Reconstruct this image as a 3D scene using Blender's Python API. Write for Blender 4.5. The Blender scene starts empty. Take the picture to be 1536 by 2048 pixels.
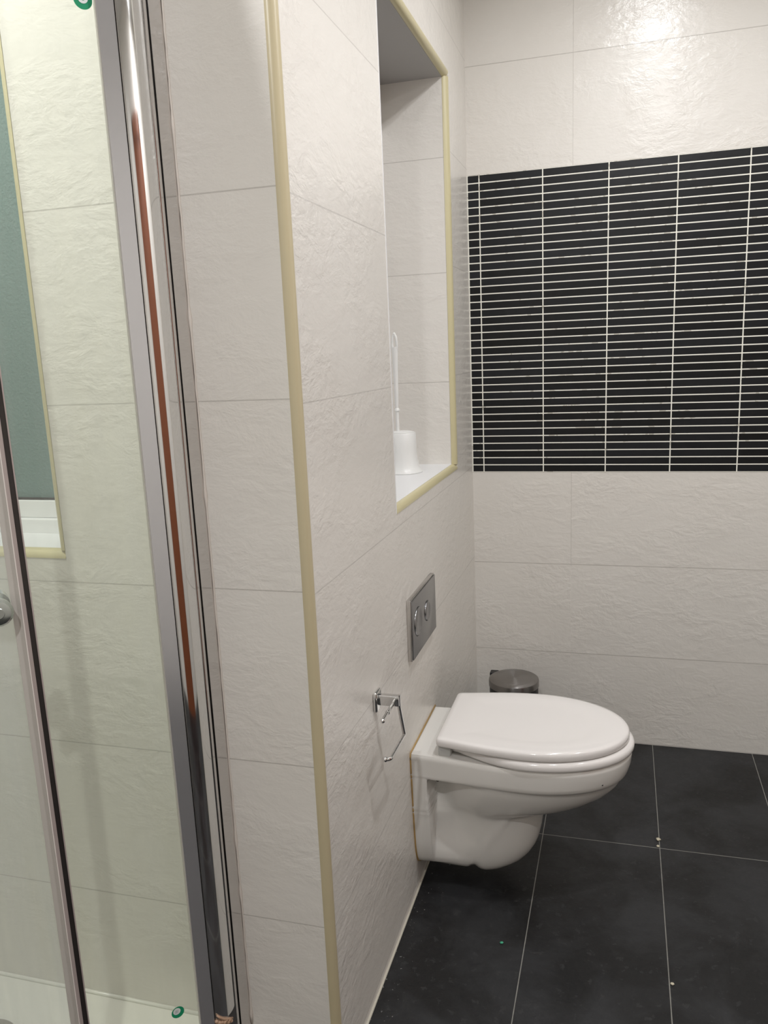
import bpy, bmesh, math, random
from mathutils import Vector, Matrix
random.seed(7)
sc = bpy.context.scene
PI = math.pi

# ---------------------------------------------------------------- camera
CAM = Vector((0.4673, -2.5937, 1.2970))
RIGHT = Vector((0.96115, 0.27292, -0.04129)); DOWN = Vector((0.01657, -0.20638, -0.97833)); FWD = Vector((-0.27553, 0.93964, -0.20288))
cd = bpy.data.cameras.new('camera'); cam = bpy.data.objects.new('camera', cd); sc.collection.objects.link(cam)
m3 = Matrix((RIGHT, -DOWN, -FWD)).transposed()
cam.matrix_world = Matrix.Translation(CAM) @ m3.to_4x4()
cd.sensor_fit = 'VERTICAL'; cd.sensor_height = 36.0; cd.sensor_width = 27.0; cd.lens = 1621.44 / 2048 * 36
cd.shift_x = -(777.27 - 768) / 2048; cd.shift_y = (1043.34 - 1024) / 2048
cd.clip_start = 0.02
sc.camera = cam

# ---------------------------------------------------------------- world and exposure
w = bpy.data.worlds.new('night'); sc.world = w; w.use_nodes = True
w.node_tree.nodes['Background'].inputs[0].default_value = (0.02, 0.025, 0.03, 1)
w.node_tree.nodes['Background'].inputs[1].default_value = 1.0
sc.view_settings.view_transform = 'Standard'; sc.view_settings.look = 'None'
sc.view_settings.gamma = 1.0; sc.view_settings.use_curve_mapping = False
sc.view_settings.exposure = 0.10
LAMPS = [  # x, y, watts; behind-camera and right-wall ones are added fill
    (0.54, -0.60, 4.6), (0.25, -2.90, 16.0), (-0.60, -1.85, 10.5), (0.62, -1.45, 8.5), (1.25, -1.20, 7.0)]
CEIL = 2.42

# ---------------------------------------------------------------- materials
def nm(name):
    m = bpy.data.materials.new(name); m.use_nodes = True; nt = m.node_tree
    return m, nt, nt.nodes['Principled BSDF'], nt.nodes['Material Output']
def N(nt, t, **kw):
    n = nt.nodes.new(t)
    for k, v in kw.items(): setattr(n, k, v)
    return n
def mth(nt, op, a, b=None, c=None):
    n = nt.nodes.new('ShaderNodeMath'); n.operation = op
    for i, v in enumerate((a, b, c)):
        if v is None: continue
        if isinstance(v, (int, float)): n.inputs[i].default_value = v
        else: nt.links.new(v, n.inputs[i])
    return n.outputs[0]
def mixc(nt, f, a, b):
    n = nt.nodes.new('ShaderNodeMix'); n.data_type = 'RGBA'
    for i, v in ((0, f), (6, a), (7, b)):
        if isinstance(v, (int, float)): n.inputs[i].default_value = v
        elif isinstance(v, tuple): n.inputs[i].default_value = v + (1,) if len(v) == 3 else v
        else: nt.links.new(v, n.inputs[i])
    return n.outputs[2]
def plain(name, col, rough=0.4, metal=0.0, **kw):
    m, nt, b, o = nm(name)
    b.inputs['Base Color'].default_value = col + (1,); b.inputs['Roughness'].default_value = rough; b.inputs['Metallic'].default_value = metal
    for k, v in kw.items(): b.inputs[k].default_value = v
    return m
def axes(nt, ua):
    g = N(nt, 'ShaderNodeNewGeometry'); s = N(nt, 'ShaderNodeSeparateXYZ'); nt.links.new(g.outputs['Position'], s.inputs[0])
    return s.outputs[ua], s.outputs[2], g.outputs['Position']
def line(nt, v, off, pitch, width):
    a = mth(nt, 'SUBTRACT', v, off); a = mth(nt, 'DIVIDE', a, pitch)
    cell = mth(nt, 'FLOOR', mth(nt, 'ADD', a, 0.5)); cellf = mth(nt, 'FLOOR', a)
    d = mth(nt, 'ABSOLUTE', mth(nt, 'SUBTRACT', a, cell)); d = mth(nt, 'MULTIPLY', d, pitch)
    return mth(nt, 'LESS_THAN', d, width / 2), cellf
def stone_tile(name, ua, uoff, upitch, zoff, col=(0.765, 0.738, 0.692), joint=(0.52, 0.49, 0.45), zmin=-1.0, jw=0.0022, bump=1.0):
    """large cream tile with a rippled slate relief; joints every 302 mm in height"""
    m, nt, b, o = nm(name)
    u, z, pos = axes(nt, ua)
    lz, cz = line(nt, z, zoff, 0.302, jw); lu, cu = line(nt, u, uoff, upitch, jw)
    j = mth(nt, 'MAXIMUM', lz, mth(nt, 'MULTIPLY', mth(nt, 'MULTIPLY', lu, 0.55), mth(nt, 'GREATER_THAN', z, zmin)))
    cx = N(nt, 'ShaderNodeCombineXYZ')
    nt.links.new(mth(nt, 'ADD', u, mth(nt, 'MULTIPLY', cz, 3.17)), cx.inputs[0])
    nt.links.new(mth(nt, 'MULTIPLY', z, 1.5), cx.inputs[1]); nt.links.new(mth(nt, 'MULTIPLY', cu, 2.3), cx.inputs[2])
    n0 = N(nt, 'ShaderNodeTexNoise'); n0.inputs['Scale'].default_value = 7; n0.inputs['Detail'].default_value = 2
    nt.links.new(cx.outputs[0], n0.inputs['Vector'])
    sub = N(nt, 'ShaderNodeVectorMath', operation='SCALE'); nt.links.new(n0.outputs['Color'], sub.inputs[0]); sub.inputs['Scale'].default_value = 0.09
    add = N(nt, 'ShaderNodeVectorMath', operation='ADD'); nt.links.new(cx.outputs[0], add.inputs[0]); nt.links.new(sub.outputs[0], add.inputs[1])
    n1 = N(nt, 'ShaderNodeTexNoise'); n1.noise_type = 'RIDGED_MULTIFRACTAL'; n1.inputs['Scale'].default_value = 6.5; n1.inputs['Detail'].default_value = 3; n1.inputs['Roughness'].default_value = 0.55
    nt.links.new(add.outputs[0], n1.inputs['Vector'])
    n2 = N(nt, 'ShaderNodeTexNoise'); n2.inputs['Scale'].default_value = 36; n2.inputs['Detail'].default_value = 4; n2.inputs['Roughness'].default_value = 0.6
    nt.links.new(add.outputs[0], n2.inputs['Vector'])
    h = mth(nt, 'ADD', mth(nt, 'MULTIPLY', n1.outputs['Fac'], 0.34), mth(nt, 'MULTIPLY', n2.outputs['Fac'], 0.85))
    n4 = N(nt, 'ShaderNodeTexNoise'); n4.inputs['Scale'].default_value = 5.0; n4.inputs['Detail'].default_value = 2; nt.links.new(add.outputs[0], n4.inputs['Vector'])
    mr = N(nt, 'ShaderNodeMapRange'); mr.interpolation_type = 'SMOOTHSTEP'; nt.links.new(n4.outputs['Fac'], mr.inputs[0])
    for k, v in ((1, 0.36), (2, 0.62), (3, 0.45), (4, 1.15)): mr.inputs[k].default_value = v
    h = mth(nt, 'MULTIPLY', h, mr.outputs[0])
    h = mth(nt, 'SUBTRACT', h, mth(nt, 'MULTIPLY', j, 0.5))
    bp = N(nt, 'ShaderNodeBump'); bp.inputs['Strength'].default_value = 0.55 * bump; bp.inputs['Distance'].default_value = 0.004
    nt.links.new(h, bp.inputs['Height']); nt.links.new(bp.outputs[0], b.inputs['Normal'])
    n3 = N(nt, 'ShaderNodeTexNoise'); n3.inputs['Scale'].default_value = 3.0; n3.inputs['Detail'].default_value = 3
    nt.links.new(pos, n3.inputs['Vector'])
    tint = mixc(nt, n3.outputs['Fac'], tuple(c * 1.03 for c in col), (col[0] * .97, col[1] * .955, col[2] * .94))
    nt.links.new(mixc(nt, mth(nt, 'MULTIPLY', j, 0.75), tint, joint), b.inputs['Base Color'])
    b.inputs['Roughness'].default_value = 0.27
    return m
def mosaic_mat():
    m, nt, b, o = nm('black_strip_tile')
    u, z, pos = axes(nt, 0)
    lz, cz = line(nt, z, 0.908, 0.906 / 39, 0.0033); lu, cu = line(nt, u, 0.037, 0.190, 0.0034)
    j = mth(nt, 'MAXIMUM', lz, lu)
    j = mth(nt, 'MAXIMUM', j, mth(nt, 'LESS_THAN', u, 0.0025))
    wn = N(nt, 'ShaderNodeTexWhiteNoise', noise_dimensions='2D'); cx = N(nt, 'ShaderNodeCombineXYZ')
    nt.links.new(cz, cx.inputs[0]); nt.links.new(cu, cx.inputs[1]); nt.links.new(cx.outputs[0], wn.inputs['Vector'])
    base = mixc(nt, wn.outputs['Value'], (0.003, 0.003, 0.003), (0.011, 0.012, 0.0145)); b.inputs['Specular IOR Level'].default_value = 0.25
    n = N(nt, 'ShaderNodeTexNoise'); n.inputs['Scale'].default_value = 38; n.inputs['Detail'].default_value = 5; nt.links.new(pos, n.inputs['Vector'])
    base = mixc(nt, mth(nt, 'MULTIPLY', n.outputs['Fac'], 0.25), base, (0.025, 0.025, 0.026))
    # dirt in patches of the grout
    n2 = N(nt, 'ShaderNodeTexNoise'); n2.inputs['Scale'].default_value = 30; nt.links.new(pos, n2.inputs['Vector'])
    n2b = N(nt, 'ShaderNodeTexNoise'); n2b.inputs['Scale'].default_value = 5; nt.links.new(pos, n2b.inputs['Vector'])
    dirt = mth(nt, 'MULTIPLY', mth(nt, 'GREATER_THAN', n2.outputs['Fac'], 0.58), mth(nt, 'GREATER_THAN', n2b.outputs['Fac'], 0.5))
    gr = mixc(nt, mth(nt, 'MULTIPLY', dirt, 0.5), (0.88, 0.865, 0.78), (0.30, 0.26, 0.2))
    nt.links.new(mixc(nt, j, base, gr), b.inputs['Base Color'])
    nt.links.new(mth(nt, 'ADD', mth(nt, 'MULTIPLY', j, 0.4), 0.36), b.inputs['Roughness'])
    h = mth(nt, 'SUBTRACT', n.outputs['Fac'], mth(nt, 'MULTIPLY', j, 1.2))
    bp = N(nt, 'ShaderNodeBump'); bp.inputs['Strength'].default_value = 0.5; bp.inputs['Distance'].default_value = 0.0012
    nt.links.new(h, bp.inputs['Height']); nt.links.new(bp.outputs[0], b.inputs['Normal'])
    return m
def floor_mat():
    m, nt, b, o = nm('dark_slate_floor_tile')
    g = N(nt, 'ShaderNodeNewGeometry'); s = N(nt, 'ShaderNodeSeparateXYZ'); nt.links.new(g.outputs['Position'], s.inputs[0])
    lx, cx_ = line(nt, s.outputs[0], 0.277, 0.302, 0.0021); ly, cy_ = line(nt, s.outputs[1], -0.581, 0.780, 0.0021)
    j = mth(nt, 'MAXIMUM', lx, ly)
    n = N(nt, 'ShaderNodeTexNoise'); n.inputs['Scale'].default_value = 4.5; n.inputs['Detail'].default_value = 6; n.inputs['Roughness'].default_value = 0.6; n.inputs['Distortion'].default_value = 0.4
    nt.links.new(g.outputs['Position'], n.inputs['Vector'])
    n2 = N(nt, 'ShaderNodeTexNoise'); n2.inputs['Scale'].default_value = 42; n2.inputs['Detail'].default_value = 6; n2.inputs['Roughness'].default_value = 0.7
    nt.links.new(g.outputs['Position'], n2.inputs['Vector'])
    r = N(nt, 'ShaderNodeValToRGB'); r.color_ramp.elements[0].position = 0.42; r.color_ramp.elements[1].position = 0.60
    r.color_ramp.elements[0].color = (0.0030, 0.0030, 0.0034, 1); r.color_ramp.elements[1].color = (0.0185, 0.0192, 0.0212, 1)
    nt.links.new(n.outputs['Fac'], r.inputs[0])
    base = mixc(nt, mth(nt, 'MULTIPLY', mth(nt, 'GREATER_THAN', n2.outputs['Fac'], 0.60), 0.5), r.outputs[0], (0.034, 0.034, 0.035))
    # limescale specks near the toilet wall
    n3 = N(nt, 'ShaderNodeTexNoise'); n3.inputs['Scale'].default_value = 130; n3.inputs['Detail'].default_value = 2
    nt.links.new(g.outputs['Position'], n3.inputs['Vector'])
    near = mth(nt, 'LESS_THAN', s.outputs[0], mth(nt, 'MULTIPLY', n.outputs['Fac'], 0.11))
    sp = mth(nt, 'MULTIPLY', mth(nt, 'GREATER_THAN', n3.outputs['Fac'], 0.70), near)
    base = mixc(nt, mth(nt, 'MULTIPLY', sp, 0.5), base, (0.4, 0.4, 0.38))
    gj = mixc(nt, n2.outputs['Fac'], (0.10, 0.10, 0.09), (0.42, 0.41, 0.37))
    nt.links.new(mixc(nt, mth(nt, 'MULTIPLY', j, 0.9), base, gj), b.inputs['Base Color'])
    nt.links.new(mth(nt, 'ADD', mth(nt, 'MULTIPLY', n2.outputs['Fac'], 0.3), 0.38), b.inputs['Roughness'])
    h = mth(nt, 'SUBTRACT', mth(nt, 'ADD', n2.outputs['Fac'], n.outputs['Fac']), mth(nt, 'MULTIPLY', j, 0.7))
    bp = N(nt, 'ShaderNodeBump'); bp.inputs['Strength'].default_value = 0.4; bp.inputs['Distance'].default_value = 0.002
    nt.links.new(h, bp.inputs['Height']); nt.links.new(bp.outputs[0], b.inputs['Normal'])
    return m
def glass_mat(name, tint, haze):
    """clear safety glass; haze = dried water film"""
    m, nt, b, o = nm(name); nt.nodes.remove(b)
    tr = N(nt, 'ShaderNodeBsdfTransparent'); tr.inputs[0].default_value = tint + (1,)
    gl = N(nt, 'ShaderNodeBsdfGlossy'); gl.inputs['Roughness'].default_value = 0.02; gl.inputs['Color'].default_value = (1, 1, 1, 1)
    lw = N(nt, 'ShaderNodeLayerWeight'); lw.inputs['Blend'].default_value = 0.5
    fr = mth(nt, 'ADD', mth(nt, 'MULTIPLY', mth(nt, 'POWER', lw.outputs['Facing'], 5), 0.9), 0.035)
    mx = N(nt, 'ShaderNodeMixShader'); nt.links.new(fr, mx.inputs[0]); nt.links.new(tr.outputs[0], mx.inputs[1]); nt.links.new(gl.outputs[0], mx.inputs[2])
    di = N(nt, 'ShaderNodeBsdfDiffuse'); di.inputs[0].default_value = (0.75, 0.77, 0.76, 1)
    g = N(nt, 'ShaderNodeNewGeometry'); mp = N(nt, 'ShaderNodeMapping'); mp.inputs['Scale'].default_value = (30, 30, 1.5)
    nt.links.new(g.outputs['Position'], mp.inputs[0]); n = N(nt, 'ShaderNodeTexNoise'); n.inputs['Scale'].default_value = 1.6; n.inputs['Detail'].default_value = 6
    nt.links.new(mp.outputs[0], n.inputs['Vector'])
    f = mth(nt, 'MULTIPLY', n.outputs['Fac'], haze * 2)
    mx2 = N(nt, 'ShaderNodeMixShader'); nt.links.new(f, mx2.inputs[0]); nt.links.new(mx.outputs[0], mx2.inputs[1]); nt.links.new(di.outputs[0], mx2.inputs[2])
    nt.links.new(mx2.outputs[0], o.inputs[0])
    return m
def brushed(name, col, rough, radial=False):
    m, nt, b, o = nm(name); b.inputs['Base Color'].default_value = col + (1,); b.inputs['Metallic'].default_value = 1; b.inputs['Roughness'].default_value = rough
    b.inputs['Anisotropic'].default_value = 0.92 if radial else 0.0
    if radial:   # brushed in circles about the lid's own axis
        g = N(nt, 'ShaderNodeNewGeometry'); a = N(nt, 'ShaderNodeVectorMath', operation='SUBTRACT'); nt.links.new(g.outputs['Position'], a.inputs[0]); a.inputs[1].default_value = (0.150, -0.183, 0)
        c = N(nt, 'ShaderNodeVectorMath', operation='CROSS_PRODUCT'); c.inputs[0].default_value = (0, 0, 1); nt.links.new(a.outputs[0], c.inputs[1])
        nz = N(nt, 'ShaderNodeVectorMath', operation='NORMALIZE'); nt.links.new(a.outputs[0], nz.inputs[0]); nt.links.new(nz.outputs[0], b.inputs['Tangent'])
    return m

M = {}
M['tile_left'] = stone_tile('cream_tile_left_wall', 1, -0.02, 5.0, 0.020, joint=(0.60, 0.57, 0.53))
M['tile_face'] = stone_tile('cream_tile_shower_wall', 0, 3.0, 7.0, 0.028)
M['tile_back'] = stone_tile('cream_tile_back_wall', 0, 0.314, 0.602, 0.002, bump=1.2, zmin=0.6)
M['tile_niche'] = stone_tile('cream_tile_niche_side', 0, 3.0, 7.0, 0.002)
M['tile_plain'] = stone_tile('cream_tile_other_walls', 1, 0.3, 0.602, 0.002)
M['mosaic'] = mosaic_mat(); M['floor'] = floor_mat()
M['bead'] = plain('cream_plastic_bead', (0.60, 0.54, 0.33), 0.3)
M['bead_yellow'] = plain('yellowed_plastic_bead', (0.53, 0.46, 0.30), 0.3)
M['white_board'] = plain('white_smooth_board', (0.82, 0.82, 0.82), 0.35)
M['grey_board'] = plain('grey_niche_board', (0.40, 0.385, 0.37), 0.5)  # niche top, a darker tone than the white niche boards
M['plaster'] = plain('white_ceiling_paint', (0.8, 0.8, 0.78), 0.8)
M['ceramic'] = plain('white_glazed_ceramic', (0.76, 0.74, 0.70), 0.09, **{'Coat Weight': 0.3})
M['seat'] = plain('white_seat_plastic', (0.82, 0.79, 0.765), 0.10)
M['chrome'] = plain('polished_chrome', (0.78, 0.78, 0.78), 0.07, 1.0)
M['chrome_dull'] = plain('dulled_aluminium_profile', (0.62, 0.60, 0.58), 0.22, 1.0)
M['satin'] = plain('satin_metal_plate', (0.34, 0.34, 0.35), 0.24, 1.0)
M['steel'] = brushed('brushed_steel', (0.30, 0.285, 0.275), 0.30, True)
M['black_plastic'] = plain('black_plastic', (0.008, 0.008, 0.009), 0.4)
M['gasket'] = plain('dark_rubber_gasket', (0.02, 0.018, 0.016), 0.5)
M['white_plastic'] = plain('white_brush_plastic', (0.85, 0.85, 0.83), 0.3)
M['silicone'] = plain('aged_silicone', (0.72, 0.66, 0.60), 0.4)
M['sealant_brown'] = plain('yellow_brown_sealant', (0.42, 0.27, 0.10), 0.5)
M['tray'] = plain('white_acrylic_tray', (0.82, 0.80, 0.74), 0.2)
M['glass'] = glass_mat('green_tinted_glass', (0.955, 0.972, 0.935), 0.06)
M['glass_hazy'] = glass_mat('water_stained_glass', (0.955, 0.975, 0.95), 0.15)
M['glass_edge'] = plain('green_glass_edge', (0.25, 0.36, 0.28), 0.15)
M['sticker'] = plain('green_sticker', (0.01, 0.28, 0.13), 0.4)
M['sticker_white'] = plain('white_sticker', (0.75, 0.78, 0.76), 0.4)
M['frosted'] = None
M['wood'] = plain('brown_wood_door', (0.22, 0.07, 0.03), 0.35)
M['crumb'] = plain('pale_grout_crumb', (0.6, 0.55, 0.42), 0.8)
M['crumb_green'] = plain('green_plastic_scrap', (0.05, 0.35, 0.2), 0.5)
M['seal_clear'] = plain('grey_plastic_seal', (0.50, 0.47, 0.43), 0.3)
M['chrome_side'] = plain('mirror_aluminium_channel', (0.66, 0.64, 0.63), 0.12, 1.0)
M['stile'] = plain('satin_aluminium_stile', (0.64, 0.635, 0.655), 0.2, 0.8)
M['seal_lip'] = plain('pinkish_seal_lip', (0.44, 0.37, 0.35), 0.3, 0.2)
M['seal_dark'] = plain('dark_bronze_seal', (0.05, 0.043, 0.04), 0.3, 0.5)
M['light_strip'] = plain('pale_plastic_strip', (0.72, 0.66, 0.62), 0.3)
M['grey_print'] = plain('grey_print', (0.25, 0.3, 0.28), 0.5)
M['knob'] = plain('worn_chrome_knob', (0.55, 0.58, 0.56), 0.18, 1.0)
M['rusty'] = plain('rusty_silicone', (0.42, 0.27, 0.18), 0.5)
def frosted():
    m, nt, b, o = nm('frosted_window_glass')
    b.inputs['Base Color'].default_value = (0.20, 0.30, 0.28, 1); b.inputs['Roughness'].default_value = 0.35; b.inputs['Transmission Weight'].default_value = 0.25
    g = N(nt, 'ShaderNodeNewGeometry'); v = N(nt, 'ShaderNodeTexNoise'); v.inputs['Scale'].default_value = 220; v.inputs['Detail'].default_value = 1
    nt.links.new(g.outputs['Position'], v.inputs['Vector'])
    bp = N(nt, 'ShaderNodeBump'); bp.inputs['Strength'].default_value = 0.6; bp.inputs['Distance'].default_value = 0.002
    nt.links.new(v.outputs['Fac'], bp.inputs['Height']); nt.links.new(bp.outputs[0], b.inputs['Normal'])
    return m
M['frosted'] = frosted()
def lampm():
    m, nt, b, o = nm('lamp_glow'); nt.nodes.remove(b); e = N(nt, 'ShaderNodeEmission'); e.inputs[0].default_value = (1, .97, .92, 1); e.inputs[1].default_value = 9
    nt.links.new(e.outputs[0], o.inputs[0]); return m
M['lamp'] = lampm()

# ---------------------------------------------------------------- mesh helpers
def obj(name, bm, mats, parent=None, smooth=False, auto=None):
    me = bpy.data.meshes.new(name)
    bmesh.ops.recalc_face_normals(bm, faces=bm.faces)
    bm.to_mesh(me); bm.free()
    for m in (mats if isinstance(mats, (list, tuple)) else [mats]): me.materials.append(m)
    o = bpy.data.objects.new(name, me); sc.collection.objects.link(o)
    if smooth:
        for p in me.polygons: p.use_smooth = True
    if auto is not None: me.set_sharp_from_angle(angle=math.radians(auto))
    if parent is not None:
        o.parent = parent; o.matrix_parent_inverse = Matrix.Translation(-parent.location)
    return o
def thing(name, loc, label, cat, group=None):
    o = bpy.data.objects.new(name, None); sc.collection.objects.link(o); o.location = loc; o.empty_display_size = .05
    o['label'] = label; o['category'] = cat
    if group: o['group'] = group
    return o
def tag(o, label, cat, group=None):
    o['label'] = label; o['category'] = cat
    if group: o['group'] = group
    return o
def struct(o): o['kind'] = 'structure'; return o
def box(bm, x0, x1, y0, y1, z0, z1, mi=0, bev=0.0):
    vs = [bm.verts.new((x, y, z)) for x in (x0, x1) for y in (y0, y1) for z in (z0, z1)]
    fs = [(0, 1, 3, 2), (4, 6, 7, 5), (0, 4, 5, 1), (2, 3, 7, 6), (0, 2, 6, 4), (1, 5, 7, 3)]
    out = []
    for f in fs:
        F = bm.faces.new([vs[i] for i in f]); F.material_index = mi; out.append(F)
    if bev:
        es = list({e for F in out for e in F.edges})
        bmesh.ops.bevel(bm, geom=es, offset=bev, segments=3, profile=0.5, affect='EDGES')
    return vs
def prism(bm, pts, z0, z1, axis=2, mi=0):
    """extrude a closed outline; pts are the two other coordinates in order"""
    def P(a, b, c):
        if axis == 2: return (a, b, c)
        if axis == 1: return (a, c, b)
        return (c, a, b)
    lo = [bm.verts.new(P(a, b, z0)) for a, b in pts]; hi = [bm.verts.new(P(a, b, z1)) for a, b in pts]
    n = len(pts)
    for i in range(n):
        f = bm.faces.new((lo[i], lo[(i + 1) % n], hi[(i + 1) % n], hi[i])); f.material_index = mi
    bm.faces.new(lo[::-1]).material_index = mi; bm.faces.new(hi).material_index = mi
def tube(bm, pts, r, seg=14, caps=True):
    pts = [Vector(p) for p in pts]; rings = []
    rr = r if isinstance(r, (list, tuple)) else [r] * len(pts)
    up = None
    for i, p in enumerate(pts):
        if i == 0: t = pts[1] - p
        elif i == len(pts) - 1: t = p - pts[i - 1]
        else: t = (pts[i + 1] - p).normalized() + (p - pts[i - 1]).normalized()
        t.normalize()
        if up is None: up = Vector((0, 0, 1)) if abs(t.z) < .9 else Vector((1, 0, 0))
        a = t.cross(up).normalized(); b = t.cross(a).normalized(); up = -b if False else up
        rings.append([bm.verts.new(p + (a * math.cos(k * 2 * PI / seg) + b * math.sin(k * 2 * PI / seg)) * rr[i]) for k in range(seg)])
    for i in range(len(rings) - 1):
        for k in range(seg):
            bm.faces.new((rings[i][k], rings[i][(k + 1) % seg], rings[i + 1][(k + 1) % seg], rings[i + 1][k]))
    if caps: bm.faces.new(rings[0][::-1]); bm.faces.new(rings[-1])
def round_path(pts, r, n=6):
    pts = [Vector(p) for p in pts]; out = [pts[0]]
    for i in range(1, len(pts) - 1):
        a = (pts[i - 1] - pts[i]).normalized(); b = (pts[i + 1] - pts[i]).normalized()
        p0 = pts[i] + a * r; p1 = pts[i] + b * r
        for k in range(n + 1):
            t = k / n; out.append(p0 * (1 - t) ** 2 + pts[i] * 2 * t * (1 - t) + p1 * t * t)
    out.append(pts[-1]); return out
def lathe(bm, prof, c, seg=48):
    rings = []
    for r, z in prof:
        if r < 1e-6: rings.append([bm.verts.new((c[0], c[1], z))])
        else: rings.append([bm.verts.new((c[0] + r * math.cos(k * 2 * PI / seg), c[1] + r * math.sin(k * 2 * PI / seg), z)) for k in range(seg)])
    for A, B in zip(rings, rings[1:]):
        for k in range(seg):
            k2 = (k + 1) % seg
            if len(A) == 1 and len(B) == 1: continue
            if len(A) == 1: bm.faces.new((A[0], B[k2], B[k]))
            elif len(B) == 1: bm.faces.new((A[k], A[k2], B[0]))
            else: bm.faces.new((A[k], A[k2], B[k2], B[k]))
def sph(bm, c, r, seg=16):
    prof = [(0 if i in (0, 8) else r * math.sin(PI * i / 8), c[2] - r * math.cos(PI * i / 8)) for i in range(9)]
    lathe(bm, prof, c, seg)
def sstep(a, b, x):
    t = max(0, min(1, (x - a) / (b - a))); return t * t * (3 - 2 * t)
def NB(): return bmesh.new()

# ---------------------------------------------------------------- room shell
YF = -1.4514          # wall that carries the shower and the window faces the camera here
XR = 1.55; YB = -3.6; XL = -1.02
NY0, NY1, NZ0, NZ1, ND = -0.935, -0.270, 0.970, 2.018, 0.185
TB = 0.014            # edge bead radius
WX, WZ0, WZ1 = -0.460, 0.990, 2.05   # window opening: right edge, sill, top
bm = NB()
# left wall, inner body (behind the bead depth) around the niche
def left_layer(x0, x1, e):
    ya, yb = YF + TB, 0.0
    box(bm, x0, x1, ya, NY0, 0, CEIL)
    box(bm, x0, x1, NY1 + e, yb, 0, CEIL)
    box(bm, x0, x1, NY0, NY1 + e, 0, NZ0 - e)
    box(bm, x0, x1, NY0, NY1 + e, NZ1 + e, CEIL)
left_layer(-0.30, -TB, 0); left_layer(-TB, 0, TB)
for f in bm.faces:
    c = f.calc_center_median()
    if f.normal.length < .5: f.normal_update()
    f.material_index = 0
wl = struct(obj('wall_left', bm, [M['tile_left']]))
# far side of the niche faces the camera and is tiled
bm = NB(); box(bm, -ND, -TB - .001, NY1 - 0.002, NY1 + 0.001, NZ0, NZ1)
obj('niche_side_tiles', bm, M['tile_niche'], wl)
bm = NB(); box(bm, -ND - 0.02, -ND, NY0, NY1, NZ0, NZ1)
for z in (1.554, 1.523, 1.447, 1.420): box(bm, -ND, -ND + 0.001, -0.288, -0.283, z - .005, z + .005, 1)
obj('niche_back_board', bm, [M['white_board'], M['black_plastic']], wl)
bm = NB(); box(bm, -ND, -TB, NY0, NY1, NZ0 - 0.006, NZ0 + 0.002)
obj('niche_shelf_board', bm, M['white_board'], wl)
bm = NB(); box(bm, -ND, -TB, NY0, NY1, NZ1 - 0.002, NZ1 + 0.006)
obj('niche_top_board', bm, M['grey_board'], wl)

# shower wall (faces the camera) with the window opening
bm = NB()
def face_layer(y0, y1, e, xr):
    box(bm, WX + e, xr, y0, y1, 0, CEIL)
    box(bm, XL, WX + e, y0, y1, 0, WZ0 - e)
    box(bm, XL, WX + e, y0, y1, WZ1, CEIL)
face_layer(YF, YF + TB, TB, -TB); face_layer(YF + TB, YF + 0.22, 0, -0.30)
wf = struct(obj('wall_shower', bm, [M['tile_face']]))
bm = NB(); box(bm, XL, WX, YF + TB, YF + 0.13, WZ0 - .004, WZ0 + .001)
obj('window_sill_board', bm, M['white_board'], wf)

# quarter-round beads
def qround(a0, b0, sa, sb, r, n=8, over=0.001):
    """outline of a quarter round whose flat sides meet at (a0,b0) and which bulges towards (sa,sb)"""
    pts = [(a0, b0)]
    for k in range(n + 1):
        t = k / n * PI / 2; pts.append((a0 + sa * (r + over) * math.cos(t), b0 + sb * (r + over) * math.sin(t)))
    return pts
def bead(name, pts, c0, c1, axis, mat):
    b = NB(); prism(b, pts, c0, c1, axis); o = obj(name, b, mat, smooth=True, auto=50); return struct(o)
bead('trim_1', qround(-TB, YF + TB, 1, -1, TB), 0, CEIL, 2, M['bead_yellow'])
bead('trim_2', qround(NY1 + TB, -TB, -1, 1, TB)[::1] if False else [(x, y) for x, y in qround(-TB, NY1 + TB, 1, -1, TB)], NZ0, NZ1, 2, M['bead'])
bead('trim_3', [(a, b) for a, b in qround(-TB, NZ0 - TB, 1, 1, TB)], NY0, NY1 + TB, 1, M['bead'])
bead('trim_4', [(a, b) for a, b in qround(-TB, NZ1 + TB, 1, -1, TB)], NY0, NY1 + TB, 1, M['bead'])
# prism axis=0 takes (y,z) pairs
bead('trim_5', [(a, b) for a, b in qround(YF + TB, WZ0 - TB, -1, 1, TB)], XL, WX + TB, 0, M['bead'])
bead('trim_6', [(a, b) for a, b in qround(WX + TB, YF + TB, -1, -1, TB)], WZ0, WZ1, 2, M['bead'])

bm = NB(); box(bm, -0.020, 0.0006, NY0 - 0.0032, NY0 + 0.0004, NZ0 - TB, NZ1 + TB, bev=.0004); struct(obj('trim_8', bm, M['white_board']))

# back wall
bm = NB(); box(bm, -0.30, XR + .1, 0.0, 0.12, 0, 0.908); box(bm, -0.30, XR + .1, 0.0, 0.12, 1.814, CEIL); box(bm, -0.30, XR + .1, 0.004, 0.12, 0.908, 1.814)
wb = struct(obj('wall_back', bm, M['tile_back']))
bm = NB(); box(bm, 0, XR, -0.001, 0.004, 0.908, 1.814)
obj('mosaic_tiles', bm, M['mosaic'], wb)
bm = NB(); box(bm, XR, XR + .1, YB, 0.0, 0, CEIL); struct(obj('wall_right', bm, M['tile_plain']))
bm = NB(); box(bm, XL - .1, XR + .1, YB - .1, YB, 0, CEIL); struct(obj('wall_front', bm, M['tile_plain']))
bm = NB(); box(bm, XL - .1, XL, YB, YF + .22, 0, CEIL); struct(obj('wall_shower_side', bm, M['tile_plain'])).name = 'wall_far_left'
bm = NB(); box(bm, XL - .1, XR + .1, YB - .1, 0.12, -0.1, 0); struct(obj('floor', bm, M['floor']))
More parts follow.
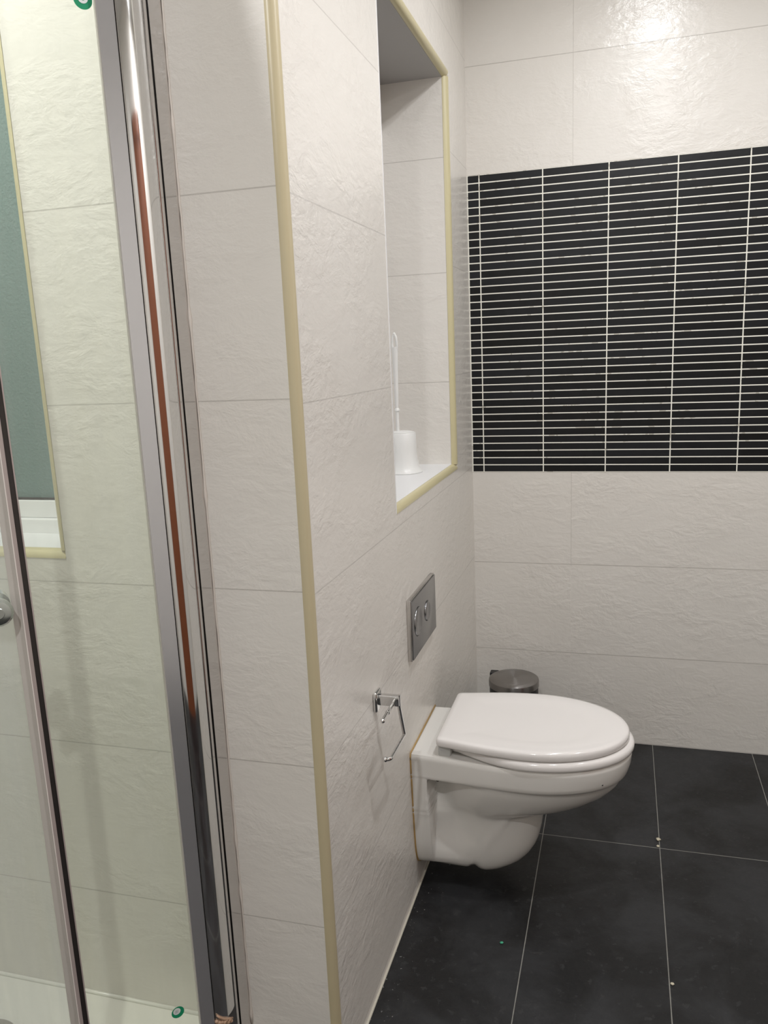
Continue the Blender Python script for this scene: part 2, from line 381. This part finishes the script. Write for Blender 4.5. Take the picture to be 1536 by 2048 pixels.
bm = NB(); box(bm, XL - .1, XR + .1, YB - .1, 0.12, CEIL, CEIL + .1); struct(obj('ceiling', bm, M['plaster']))
# grout run along the foot of the left wall and the back wall
bm = NB(); tube(bm, [(0.0015, YF, 0.0015), (0.0015, -0.9, .0015), (0.0015, 0, 0.0015)], 0.0028, 8); struct(obj('trim_7', bm, plain('pale_floor_grout', (0.55, 0.52, 0.44), 0.8)))
# brown wooden door in the right wall, seen only in the chrome
d = NB(); box(d, XR - .03, XR + .01, -2.05, -1.35, 0, 2.02); box(d, XR - .05, XR, -2.12, -2.05, 0, 2.09); box(d, XR - .05, XR, -1.35, -1.28, 0, 2.09); box(d, XR - .05, XR, -2.12, -1.28, 2.02, 2.09)
struct(obj('door_1', d, M['wood']))

# window: white plastic frame, frosted pane
wy = YF + 0.13
win = bpy.data.objects.new('window_1', None); sc.collection.objects.link(win); win.location = (-0.74, wy, WZ0); win['kind'] = 'structure'
bm = NB()
box(bm, XL, WX, wy - 0.012, wy + 0.05, WZ0, WZ0 + 0.028, bev=.002)
box(bm, XL, WX, wy + 0.0, wy + 0.05, WZ0 + 0.028, WZ0 + 0.062, bev=.002)
box(bm, XL, WX, wy, wy + .05, WZ1 - .06, WZ1, bev=.002)
box(bm, WX - 0.004, WX, wy, wy + .05, WZ0 + .062, WZ1 - .06)
obj('window_frame', bm, M['white_board'], win)
bm = NB(); box(bm, XL, WX - 0.004, wy + .004, wy + .012, WZ0 + .062, WZ0 + .066); obj('gasket', bm, M['gasket'], win)
bm = NB(); box(bm, XL, WX - .004, wy + 0.010, wy + 0.018, WZ0 + .06, WZ1 - .06); obj('window_pane', bm, M['frosted'], win)

# ceiling downlights, plus unseen fill lamps added for brightness
for i, (lx, ly, wt) in enumerate(LAMPS):
    lab = ['round recessed downlight in the ceiling above the toilet', 'added round fill lamp in the ceiling behind the camera', 'round recessed downlight in the ceiling over the shower', 'round recessed downlight in the ceiling between the toilet and the camera', 'added round fill lamp in the ceiling nearest the right wall'][i]
    t = thing('ceiling_light', (lx, ly, CEIL), lab, 'light')
    b = NB(); lathe(b, [(0.040, CEIL - .001), (0.052, CEIL - .001), (0.052, CEIL - .006), (0.044, CEIL - .009), (0.040, CEIL - .006), (.040, CEIL - .001)], (lx, ly), 40); obj('lamp_ring', b, M['chrome'], t, True, 40)
    b = NB(); lathe(b, [(0, CEIL - .030), (0.018, CEIL - .027), (0.032, CEIL - .018), (0.040, CEIL - .006), (0.040, CEIL - .001), (0, CEIL - .001)], (lx, ly), 32); obj('lamp_lens', b, M['lamp'], t, True)
    L = bpy.data.lights.new('lamp_light', 'AREA'); L.shape = 'DISK'; L.size = 0.06; L.energy = wt; L.color = (0.98, 0.985, 1.0)
    lo = bpy.data.objects.new('lamp_light', L); sc.collection.objects.link(lo); lo.location = (lx, ly, CEIL - .034)

# ---------------------------------------------------------------- toilet
TY = -0.772
def lerp_tab(tab, z):
    if z <= tab[0][0]: return tab[0][1:]
    for a, b in zip(tab, tab[1:]):
        if z <= b[0]:
            t = (z - a[0]) / (b[0] - a[0]); return tuple(p + (q - p) * t for p, q in zip(a[1:], b[1:]))
    return tab[-1][1:]
#        z     xf     hm     xm    hw(wall)
TAB = [(0.052, 0.208, 0.066, 0.12, 0.060), (0.060, 0.234, 0.078, 0.13, 0.076), (0.075, 0.258, 0.087, 0.14, 0.098), (0.095, 0.275, 0.094, 0.14, 0.110), (0.12, 0.286, 0.098, 0.14, 0.117),
       (0.16, 0.294, 0.101, 0.14, 0.122), (0.195, 0.299, 0.104, 0.14, 0.125), (0.210, 0.304, 0.107, 0.14, 0.126), (0.218, 0.320, 0.110, 0.15, 0.127), (0.224, 0.345, 0.113, 0.16, 0.127), (0.230, 0.368, 0.116, 0.17, 0.128),
       (0.240, 0.402, 0.121, 0.19, 0.128), (0.255, 0.430, 0.128, 0.21, 0.129), (0.275, 0.458, 0.137, 0.23, 0.130), (0.295, 0.475, 0.145, 0.24, 0.131), (0.310, 0.482, 0.149, 0.25, 0.132), (0.3155, 0.485, 0.152, 0.26, 0.132),
       (0.320, 0.491, 0.157, 0.265, 0.133), (0.327, 0.494, 0.1595, 0.27, 0.133), (0.345, 0.500, 0.161, 0.275, 0.134), (0.368, 0.501, 0.161, 0.28, 0.135), (0.375, 0.497, 0.158, 0.28, 0.132)]
def half(x, z):
    xf, hm, xm, hw = lerp_tab(TAB, z)
    if x > xm:
        q = (x - xm) / max(1e-6, xf - xm); h = hm * max(0, 1 - min(1, q) ** 2.1) ** 0.5
    else:
        h = hw + (hm - hw) * sstep(0.0, xm, x)
    # side pocket behind the wall flange, under the rim band
    edge = sstep(0.040, 0.0455, x) * (1 - sstep(0.308, 0.3155, z))
    depth = 0.032 * edge * (1 - sstep(0.070, 0.190, x)) * sstep(0.07, 0.19, z)
    depth += 0.026 * edge * (1 - sstep(0.055, 0.105, x)) * sstep(0.190, 0.245, z)
    depth += 0.005 * edge * (1 - sstep(0.09, 0.15, x)) * sstep(0.06, 0.12, z)
    # trap bulge ridge running down the side
    xr_ = 0.20 + 0.05 * math.cos((z - 0.08) / 0.2 * PI) * -1
    depth -= 0.0022 * math.exp(-((x - xr_) / 0.010) ** 2) * sstep(0.09, 0.14, z) * (1 - sstep(0.23, 0.27, z))
    return max(0, h - depth)
toilet = thing('wall_hung_toilet', (0.25, TY, 0.045), 'white wall-hung toilet with closed lid, fixed to the left wall above the dark floor', 'toilet')
bm = NB()
zs = [0.052, 0.055, 0.060, 0.067, 0.075, 0.09, 0.11, 0.128, 0.145, 0.16, 0.18, 0.195, 0.203, 0.210, 0.214, 0.218, 0.221, 0.224, 0.227, 0.230, 0.235, 0.240, 0.247, 0.255, 0.265, 0.275, 0.285, 0.295, 0.303, 0.310, 0.313, 0.3155, 0.318, 0.320, 0.323, 0.327, 0.331, 0.335, 0.35, 0.362, 0.368, 0.372, 0.375]
NU = 150; rings = []
for z in zs:
    xf = lerp_tab(TAB, z)[0]; ring = []
    xs = []
    for k in range(NU + 1):
        t = k / NU
        # dense near the pocket and near the front tip
        xs.append(xf * (1 - (1 - t) ** 1.75) if t > 0.0 else 0.0)
    for x in xs: ring.append((x, -half(x, z)))
    ring[-1] = (xf, 0.0)
    full = ring + [(x, -y) for x, y in ring[-2::-1]]
    zz = z
    vs = []
    for (x, y) in full:
        dz = 0.0
        if z < 0.085: dz = (0.010 * math.exp(-((x - 0.135) / 0.010) ** 2) - 0.005 * sstep(0.14, 0.17, x)) * (1 - sstep(0.055, 0.085, z))
        if z > 0.37: dz = -0.004 * math.exp(-((x - 0.06) / 0.02) ** 2) * 0
        vs.append(bm.verts.new((x, TY + y, zz + dz)))
    rings.append(vs)
n = len(rings[0])
for A, B in zip(rings, rings[1:]):
    for k in range(n - 1): bm.faces.new((A[k], A[k + 1], B[k + 1], B[k]))
def cap(ring, steps, bm, dzf=0.0, sc_=None):
    prev = ring; cx = sum(v.co.x for v in ring) / len(ring)
    for i in range(1, steps):
        f = 1 - i / steps
        cur = [bm.verts.new((v.co.x if False else cx + (v.co.x - cx) * f, TY + (v.co.y - TY) * f, v.co.z + dzf)) for v in ring]
        m_ = len(cur)
        for k in range(m_):
            bm.faces.new((prev[k], prev[(k + 1) % m_], cur[(k + 1) % m_], cur[k]))
        prev = cur
    bm.faces.new(prev)
cap(rings[-1], 5, bm); cap(rings[0], 5, bm)
# open back against the wall: close with one face per level
for A, B in zip(rings, rings[1:]): bm.faces.new((A[-1], A[0], B[0], B[-1]))
obj('ceramic_bowl', bm, M['ceramic'], toilet, True, 62)
# sealant following the joint with the wall
bm = NB()
pth = [(0.0012, TY - half(0, z) - .0006, z) for z in zs[::-1] if z < .37]
tube(bm, [(0.0012, TY + half(0, .36), .378)] + [(0.0012, TY - half(0, .375), .3765)] + pth, 0.0021, 8)
o = obj('wall_sealant', bm, M['sealant_brown'], toilet, True); o['label'] = 'yellow-brown sealant line along the wall'
# bolt in the pocket
bm = NB(); tube(bm, [(0.045, TY - 0.104, 0.306), (0.062, TY - 0.106, 0.306)], 0.005, 10); tube(bm, [(0.058, TY - 0.106, .306), (0.062, TY - 0.108, 0.306)], 0.008, 6)
obj('fixing_bolt', bm, plain('dark_rusty_bolt', (0.06, 0.03, 0.025), .5), toilet)
bm = NB(); sph(bm, (0.437, TY - half(0.437, .333) + .0002, .333), 0.0018, 10); obj('chip_mark', bm, M['black_plastic'], toilet)

def oval(xb, hb, xm, hm, xf, rb=0.012, n=64, p=2.0):
    """seat/lid outline: blunt back at xb, widest at xm, round front at xf; returned counter-clockwise"""
    h = []
    for k in range(n + 1):
        t = k / n; x = xm + (xf - xm) * math.sin(t * PI / 2); h.append((x, hm * max(0, 1 - ((x - xm) / (xf - xm)) ** p) ** .5))
    h[-1] = (xf, 0)
    bk = []
    for k in range(24):
        t = k / 24; x = xb + rb + (xm - xb - rb) * t; s = (x - xb) / (xm - xb)
        bk.append((x, hb + (hm - hb) * math.sin(s * PI / 2) ** 1.1))
    c0 = bk[0]
    corner = [(xb + rb - rb * math.cos(a), c0[1] - rb + rb * math.sin(a)) for a in [i / 6 * PI / 2 for i in range(0, 6)]]
    up = corner + bk + h           # from back corner to the front tip, +y side
    return [(x, -y) for x, y in up] + [(x, y) for x, y in up[-2::-1]]
def layered(name, outline, layers, mat, cx, parent, zt=lambda x: 0.0):
    b = NB(); prev = None; n = len(outline)
    for (off, z) in layers:
        if off >= 1: ring = [b.verts.new((cx, TY, z + zt(cx)))]
        else:
            ring = []
            for x, y in outline:
                X = cx + (x - cx) * (1 - off); Y = y * (1 - off)
                ring.append(b.verts.new((X, TY + Y, z + zt(X))))
        if prev:
            for k in range(n):
                k2 = (k + 1) % n
                if len(ring) == 1: b.faces.new((prev[k], prev[k2], ring[0]))
                elif len(prev) == 1: b.faces.new((prev[0], ring[k2], ring[k]))
                else: b.faces.new((prev[k], prev[k2], ring[k2], ring[k]))
        prev = ring
    return obj(name, b, mat, parent, True, 70)
so = oval(0.088, 0.100, 0.275, 0.167, 0.506, 0.02)
layered('seat', so, [(1, .3775), (0.03, .3775), (0.008, .3785), (0.0, .383), (0.0, .390), (0.012, .3955), (0.04, .3985), (0.1, .3995), (1, .3995)], M['seat'], 0.29, toilet)
lo_ = oval(0.062, 0.133, 0.275, 0.163, 0.495, 0.012)
layered('lid', lo_, [(1, .401), (0.03, .401), (0.008, .4018), (0.0, .405), (0.0, .4125), (0.006, .4175), (0.022, .4212), (0.07, .4225), (0.25, .4222), (0.34, .4205), (0.42, .4195), (0.7, .4188), (1, .4185)], M['seat'], 0.28, toilet)
for s in (-1, 1):
    bm = NB(); box(bm, 0.066, 0.096, TY + s * 0.112 - .014, TY + s * 0.112 + .014, .372, .404, bev=.004)
    obj('hinge', bm, plain('grey_white_hinge', (0.5, 0.5, 0.48), .3), toilet, True, 40)

# ---------------------------------------------------------------- flush plate
PY0, PY1, PZ0, PZ1 = -0.888, -0.646, 0.598, 0.745
fp = thing('flush_plate', (0, -0.767, PZ0), 'square-edged grey metal flush plate with two round buttons on the wall above the toilet', 'flush plate')
bm = NB(); box(bm, 0.0, 0.0105, PY0, PY1, PZ0, PZ1, bev=.0012); obj('plate_frame', bm, M['chrome_dull'], fp, True, 40)
bm = NB(); box(bm, 0.0105, 0.0135, PY0 + .003, PY1 - .003, PZ0 + .003, PZ1 - .003, bev=.0008); obj('plate_cover', bm, M['satin'], fp, True, 40)
def ring_y(b, yc, zc, prof, seg=48):
    rings = []
    for r, x in prof:
        if r == 0: rings.append([b.verts.new((x, yc, zc))])
        else: rings.append([b.verts.new((x, yc + r * math.cos(k * 2 * PI / seg), zc + r * math.sin(k * 2 * PI / seg))) for k in range(seg)])
    for A, B in zip(rings, rings[1:]):
        for k in range(seg):
            k2 = (k + 1) % seg
            if len(B) == 1: b.faces.new((A[k], A[k2], B[0]))
            elif len(A) == 1: b.faces.new((A[0], B[k2], B[k]))
            else: b.faces.new((A[k], A[k2], B[k2], B[k]))
for yc, zc, r in ((-0.836, 0.680, 0.034), (-0.7425, 0.676, 0.0245)):
    bm = NB(); ring_y(bm, yc, zc, [(0, .0132), (r + .0012, .0132), (r + .0012, .0138), (r - .0008, .0138)]); g_ = obj('button_gap', bm, M['gasket'], fp)
    bm = NB(); ring_y(bm, yc, zc, [(r, .0132), (r, .0150), (r - .0015, .0162), (r - .003, .0160), (r - .005, .0150), (0, .0146)]); obj('button', bm, M['satin'], fp, True, 60)
bpy.data.objects['button'].name = 'flush_button'
for o in list(bpy.data.objects):
    if o.name.startswith('button.') : o.name = 'flush_button'

# ---------------------------------------------------------------- paper holder
ph = thing('toilet_paper_holder', (0, -1.15, 0.617), 'empty bent chrome toilet paper holder on the left wall beside the toilet', 'toilet paper holder')
bm = NB(); box(bm, 0, 0.009, -1.167, -1.133, 0.599, 0.641, bev=.004); obj('wall_plate', bm, M['chrome'], ph, True, 40)
bm = NB(); box(bm, 0.009, 0.051, -1.157, -1.143, 0.612, 0.633, bev=.0012); obj('arm', bm, M['chrome'], ph, True, 40)
bm = NB(); tube(bm, [(0.037, -1.150, 0.6155), (0.0415, -1.237, 0.620)], 0.0036, 16); sph(bm, (0.0415, -1.238, 0.620), 0.0048); tube(bm, [(0.0395, -1.196, 0.618), (0.0397, -1.199, 0.618)], 0.0045, 16)
obj('spindle_rod', bm, M['chrome'], ph, True, 50)
bm = NB(); tube(bm, round_path([(0.0485, -1.149, 0.634), (0.0485, -1.149, 0.612), (0.047, -1.112, 0.531), (0.046, -1.213, 0.529), (0.037, -1.216, 0.529)], 0.007), 0.0040, 16); sph(bm, (0.036, -1.2165, 0.529), 0.0054)
obj('hanging_wire', bm, M['chrome'], ph, True, 50)

# ---------------------------------------------------------------- toilet brush
bx, by, bz = -0.117, -0.432, NZ0 + 0.002
tb = thing('toilet_brush', (bx, by, bz), 'white plastic toilet brush standing in its flared white pot on the niche shelf', 'toilet brush')
bm = NB(); lathe(bm, [(0, bz), (0.052, bz), (0.0535, bz + .002), (0.0505, bz + .006), (0.0465, bz + .013), (0.0430, bz + .023), (0.0405, bz + .038), (0.0385, bz + .065), (0.0375, bz + .108), (0.0358, bz + .110), (0.034, bz + .109), (0.034, bz + .04), (0, bz + .04)], (bx, by))
obj('brush_pot', bm, M['white_plastic'], tb, True, 50)
bm = NB(); lathe(bm, [(0, bz + .100), (0.033, bz + .100), (0.034, bz + .106), (0.0335, bz + .112), (0.020, bz + .115), (0.007, bz + .116), (0, bz + .116)], (bx, by)); obj('pot_lid', bm, M['white_plastic'], tb, True, 50)
hx, hy = bx - 0.012, by
h0 = bz + .11
bm = NB(); tube(bm, [(hx, hy, h0), (hx, hy, h0 + .062)], 0.0048, 16)
lathe(bm, [(0.0048, h0 + .058), (0.0075, h0 + .060), (0.0075, h0 + .064), (0.0050, h0 + .067), (0.0045, h0 + .068)], (hx, hy), 20)
# flattened grip with a hanging hole: two rails that part and meet at the tip
top = h0 + .268
def grip(b):
    prof = []   # (z, half width, half thickness)
    for z, hw, th in ((h0 + .066, .0045, .0045), (h0 + .09, .0052, .0045), (h0 + .13, .0062, .0046), (h0 + .18, .0072, .0048), (top - .045, .0085, .005), (top - .036, .0088, .005)):
        prof.append((z, hw, th))
    prev = None
    for z, hw, th in prof:
        ring = [b.verts.new((hx + hw * math.cos(a) * (abs(math.cos(a)) ** .3), hy + th * math.sin(a), z)) for a in [k * 2 * PI / 20 for k in range(20)]]
        if prev:
            for k in range(20): b.faces.new((prev[k], prev[(k + 1) % 20], ring[(k + 1) % 20], ring[k]))
        else: b.faces.new(ring[::-1])
        prev = ring
    b.faces.new(prev)
    for s in (-1, 1):
        tube(b, round_path([(hx + s * .0058, hy, top - .042), (hx + s * .0064, hy, top - .03), (hx + s * .0045, hy, top - .010), (hx, hy, top - .002)], .003), [.0034] * (2 + 14), 12)
    sph(b, (hx, hy, top - .002), .0040)
grip(bm)
obj('brush_handle', bm, M['white_plastic'], tb, True, 50)

# ---------------------------------------------------------------- pedal bin behind the toilet
kx, ky = 0.150, -0.183
pb = thing('pedal_bin', (kx, ky, 0), 'small black pedal bin with a brushed steel lid, on the floor behind the toilet', 'bin')
bm = NB(); lathe(bm, [(0, 0), (0.078, 0), (0.080, .004), (0.080, .018), (0.076, .02), (0.076, .250), (0.073, .256), (0, .256)], (kx, ky), 56); obj('bin_body', bm, M['black_plastic'], pb, True, 40)
bm = NB(); lathe(bm, [(0.0762, .257), (0.0785, .257), (0.0785, .272), (0.0775, .2768), (0.074, .279), (0.05, .2815), (0.02, .2828), (0, .283)], (kx, ky), 64); obj('bin_lid', bm, M['steel'], pb, True, 40)
bm = NB(); box(bm, kx - .082, kx - .055, ky + .035, ky + .062, .20, .277, bev=.003); obj('lid_hinge', bm, M['black_plastic'], pb)
bm = NB(); box(bm, kx + .02, kx + .05, ky - .105, ky - .07, .008, .016, bev=.002); obj('pedal', bm, M['black_plastic'], pb)

# ---------------------------------------------------------------- shower tray
P0 = Vector((-0.170, -1.532)); DD = Vector((-0.70711, -0.70711)); DN = Vector((0.70711, -0.70711))
def dp(s_, off=0.0): q = P0 + DD * s_ + DN * off; return (q.x, q.y)
TZ = 0.100; SLEN = 0.62; YFR = dp(SLEN, 0.004)[1]
def inset(poly, d):
    """move every edge of a convex counter-clockwise outline inwards by d"""
    n = len(poly); L = []
    for i in range(n):
        a, b = Vector(poly[i]), Vector(poly[(i + 1) % n]); t = (b - a).normalized(); nn = Vector((-t.y, t.x)); L.append((a + nn * d, t))
    out = []
    for i in range(n):
        (p, t), (q, u) = L[i - 1], L[i]; k = ((q - p).x * u.y - (q - p).y * u.x) / (t.x * u.y - t.y * u.x); out.append(tuple(p + t * k))
    return out
TP = [(XL + .001, YF - .001), (XL + .001, YFR), dp(SLEN, 0.006), (-0.1665, -1.5135), (-0.1665, YF - .001)]
st = thing('shower_tray', (-0.6, -1.7, 0), 'white shower tray on the floor inside the glass enclosure under the window', 'shower tray')
bm = NB(); prev = None
for m_, z in [(0.0, 0), (0.0, TZ - .004), (0.004, TZ), (0.034, TZ), (0.045, TZ - .004), (0.07, TZ - .012), (0.10, TZ - .015)]:
    ring = [bm.verts.new((x, y, z)) for x, y in inset(TP, m_)]
    if prev:
        for k in range(len(ring)): bm.faces.new((prev[k], prev[(k + 1) % len(ring)], ring[(k + 1) % len(ring)], ring[k]))
    prev = ring
bm.faces.new(prev)
obj('tray_body', bm, M['tray'], st, True, 35)
bm = NB(); lathe(bm, [(0.058, TZ - .0155), (0.058, TZ - .009), (0.050, TZ - .0065), (0.03, TZ - .0055), (0, TZ - .0055)], (-0.640, -1.60), 40); obj('drain_cover', bm, M['chrome_dull'], st, True, 40)
bm = NB(); tube(bm, [(XL, YF - .002, TZ + .001), (-.62, YF - .0022, TZ + .002), (-.206, YF - .002, TZ + .001)], .004, 8); obj('tray_sealant', bm, M['tray'], st, True)

# ---------------------------------------------------------------- shower enclosure
Z0, Z1 = TZ + .002, 1.97
se = thing('shower_enclosure', (-0.17, YF, TZ), 'glass shower enclosure with chrome profiles on the white tray, left of the cream corner bead', 'shower')
X0 = -0.170; RP = 0.045
def extr(name, pts, z0, z1, mat, smooth=False, auto=30, lab=None, parent=None):
    b = NB(); prism(b, pts, z0, z1); o = obj(name, b, mat, parent or se, smooth, auto if smooth else None)
    if lab: o['label'] = lab
    return o
def dbox(name, s0, s1, o0, o1, z0, z1, mat, parent=None, lab=None):
    return extr(name, [dp(s0, o0), dp(s1, o0), dp(s1, o1), dp(s0, o1)], z0, z1, mat, parent=parent, lab=lab)
extr('wall_channel', [(X0, YF), (X0, -1.4885), (X0 - .03, -1.4885), (X0 - .03, YF)], Z0, Z1, M['chrome_side'])
extr('channel_gap', [(X0 - .0045, -1.4885), (X0 - .0045, -1.4910), (X0 - .025, -1.4910), (X0 - .025, -1.4885)], Z0, Z1, M['gasket'])
extr('inner_channel', [(X0 - .002, -1.4910), (X0 - .002, -1.4985), (X0 - .028, -1.4985), (X0 - .028, -1.4910)], Z0, Z1, M['chrome_side'])
# rounded post turning the corner
PC = (-0.2137, -1.5182)
arc = [(PC[0] + RP * math.cos(math.radians(a)), PC[1] + RP * math.sin(math.radians(a))) for a in [62 - 107 * k / 40 for k in range(41)]]
pe = Vector(arc[-1]); so_ = (pe - P0).dot(DN); s_e = (pe - P0).dot(DD)
extr('rounded_post', arc + [dp(s_e, so_ - .030), (-0.215, -1.492)], 0.190, Z1, M['chrome'], True, 40, 'polished half-round chrome post')
extr('post_core', [(X0 - .012, -1.4985), dp(s_e, so_ - .010), dp(s_e, so_ - .028), (X0 - .03, -1.4985)], Z0, 0.190, M['chrome_dull'])
# two fine ribs, then the flat stile that holds the glass
o1 = so_ - .001
dbox('fine_rib', s_e + .0002, s_e + .0016, o1 - .004, o1 + .0012, Z0, Z1, M['chrome_dull'])
dbox('rib_groove', s_e + .0016, s_e + .0028, o1 - .006, o1 - .003, Z0, Z1, M['gasket'])
SC0, SC1 = s_e + .0028, 0.0465
dbox('flat_stile', SC0, SC1, o1 - .016, o1, Z0, Z1, M['stile'], lab='flat satin metal stile holding the fixed glass')
dbox('stile_gasket', SC1, SC1 + .0012, o1 - .012, o1 - .0015, Z0, Z1, M['seal_clear'])
# panes
GO = o1 - .007
def pane(s0, s1, mat, name, z0=TZ + .03, z1=Z1 - .03): return dbox(name, s0, s1, GO - .005, GO, z0, z1, mat)
fpn = pane(SC1 - .008, 0.2200, M['glass'], 'fixed_pane')
def sticker(zc, sc0, r1, r2, ringonly, lab):
    b = NB()
    def disc(r, off, dx, dz, seg=36, mi=0, inner=0):
        vs = []; vi = []
        for k in range(seg):
            a = k * 2 * PI / seg; q = dp(sc0 + dx + r * math.cos(a), GO + off); vs.append(b.verts.new((q[0], q[1], zc + dz + r * math.sin(a))))
            if inner: q = dp(sc0 + dx + inner * math.cos(a), GO + off); vi.append(b.verts.new((q[0], q[1], zc + dz + inner * math.sin(a))))
        if inner:
            for k in range(seg): b.faces.new((vs[k], vs[(k + 1) % seg], vi[(k + 1) % seg], vi[k])).material_index = mi
        else: b.faces.new(vs).material_index = mi
    disc(r1, .0004, 0, 0)
    if ringonly: disc(r1 * .55, .0008, 0, r1 * .15, mi=1, inner=r1 * .25)
    else:
        disc(r2, .0008, r1 * .15, r1 * .24, mi=1)
        for i in range(3):
            s0 = sc0 + r1 * .15 + (i - 1) * r1 * .18; za, zb = zc - r1 * .05, zc + r1 * .5
            qa, qb, qc, qd = dp(s0 + r1 * .05, GO + .0011), dp(s0 + r1 * .11, GO + .0011), dp(s0 - r1 * .05, GO + .0011), dp(s0 + r1 * .01, GO + .0011)
            b.faces.new([b.verts.new((qa[0], qa[1], za)), b.verts.new((qb[0], qb[1], za)), b.verts.new((qd[0], qd[1], zb)), b.verts.new((qc[0], qc[1], zb))]).material_index = 2
    o = obj('sticker', b, [M['sticker'], M['sticker_white'], M['grey_print']], fpn); o['label'] = lab
sticker(0.236, 0.0815, 0.0105, 0.0061, False, 'round green sticker with a small white disc, low on the pane')
sticker(1.763, 0.0615, 0.0118, 0.006, True, 'round green sticker at the top of the pane')
# hazy door with its seal, edge profile and knob
dr = dbox('glass_door', 0.2260, 0.575, GO - .005, GO, TZ + .03, Z1 - .03, M['glass_hazy']); dr['label'] = 'hazy water-stained glass door'
dbox('seal_lip', 0.2172, 0.2190, GO - .004, GO + .002, Z0, Z1, M['seal_lip'], dr)
dbox('dark_door_seal', 0.2190, 0.2262, GO - .006, GO + .001, Z0, Z1, M['seal_dark'], dr)
dbox('fine_strip', 0.2262, 0.2312, GO - .004, GO + .004, Z0, Z1, M['seal_lip'], dr)
dbox('light_strip', 0.2312, 0.2326, GO - .004, GO + .0044, Z0, Z1, M['light_strip'], dr)
dbox('door_edge_profile', 0.2326, 0.2440, GO - .006, GO + .0015, Z0, Z1, M['seal_clear'], dr)
kq = dp(0.2625, GO); kv = Vector((kq[0], kq[1], 0.975)); kd = Vector((DN.x, DN.y, 0))
bm = NB(); tube(bm, [kv + kd * -.045, kv + kd * -.041, kv + kd * -.018, kv + kd * -.014, kv + kd * .009, kv + kd * .013, kv + kd * .024, kv + kd * .029, kv + kd * .030], [.014, .0185, .0185, .009, .009, .0185, .0195, .016, .012], 32)
tube(bm, [kv + kd * .030, kv + kd * .031], [.008, .007], 24)
obj('door_knob', bm, M['knob'], dr, True, 40)
# the far side of the enclosure, its wall channel and the rails
EC = dp(SLEN, GO)
dbox('corner_post', 0.575, SLEN, GO - .02, GO + .004, Z0, Z1, M['chrome_dull'])
bm = NB(); box(bm, XL + .03, EC[0], EC[1], EC[1] + .005, TZ + .03, Z1 - .03); obj('side_pane', bm, M['glass'], se)
bm = NB(); box(bm, XL, XL + .035, EC[1] - .01, EC[1] + .02, Z0, Z1); obj('wall_channel', bm, M['chrome_side'], se)
for nme, z0, z1 in (('bottom_rail', Z0, 0.178), ('top_rail', Z1 - .035, Z1)):
    bm = NB(); prism(bm, [dp(s_e, o1 - .022), dp(s_e, o1 - .003), dp(SLEN, o1 - .003), dp(SLEN, o1 - .022)], z0 if nme == 'top_rail' else Z0, z1 if nme == 'top_rail' else TZ + .035)
    box(bm, XL, EC[0], EC[1] - .008, EC[1] + .014, z0 if nme == 'top_rail' else Z0, z1 if nme == 'top_rail' else TZ + .035)
    obj(nme, bm, M['chrome_dull'], se)
# silicone joint between the channel and the tiles
bm = NB(); pts = []; rnd = random.Random(3)
for k in range(90):
    z = Z0 + (Z1 - Z0) * k / 89; pts.append((X0 + .0012 + rnd.uniform(-.0003, .0004), YF - .0008, z))
tube(bm, pts, [0.0014 + (0.0016 if rnd.random() < .05 else 0) + rnd.uniform(-.0002, .0003) for _ in pts], 8)
obj('silicone_joint', bm, M['silicone'], se, True)
bm = NB()
for k in range(18):
    t = k / 17; a = math.radians(-45 + 40 * t); c = (PC[0] + (RP + .001) * math.cos(a), PC[1] + (RP + .001) * math.sin(a), 0.193 - .016 * t + rnd.uniform(-.003, .003)); sph(bm, c, rnd.uniform(.002, .0045), 10)
tube(bm, [(PC[0] + (RP + .002) * math.cos(math.radians(a)), PC[1] + (RP + .002) * math.sin(math.radians(a)), z) for a, z in ((-44, .207), (-38, .200), (-30, .193), (-18, .186), (-6, .180))], [.0014, .002, .0024, .0024, .002], 10)
o = obj('sealant_lump', bm, M['rusty'], se, True); o['label'] = 'rusty beige silicone lump at the foot of the post'

# ---------------------------------------------------------------- crumbs on the floor
def crumb(x, y, r, mat, lab, flat=.4):
    b = NB(); bmesh.ops.create_icosphere(b, subdivisions=2, radius=r)
    rr = random.Random(int(x * 1000))
    for v in b.verts: v.co = Vector((v.co.x * rr.uniform(.7, 1.2), v.co.y * rr.uniform(.7, 1.2), v.co.z * flat)) + Vector((x, y, r * flat * 1.1))
    o = obj('crumb', b, mat, None, True); tag(o, lab, 'debris'); return o
crumb(0.577, -0.545, 0.0065, M['crumb'], 'largest pale grout crumb on the floor joint crossing right of the toilet')
crumb(0.575, -0.575, 0.0045, M['crumb'], 'small pale crumb just in front of the largest grout crumb')
crumb(0.227, -1.02, 0.004, M['crumb_green'], 'tiny green scrap on the dark floor in front of the toilet')
crumb(0.585, -1.06, 0.004, M['crumb'], 'grey crumb on the floor nearest the bottom right of the photo')
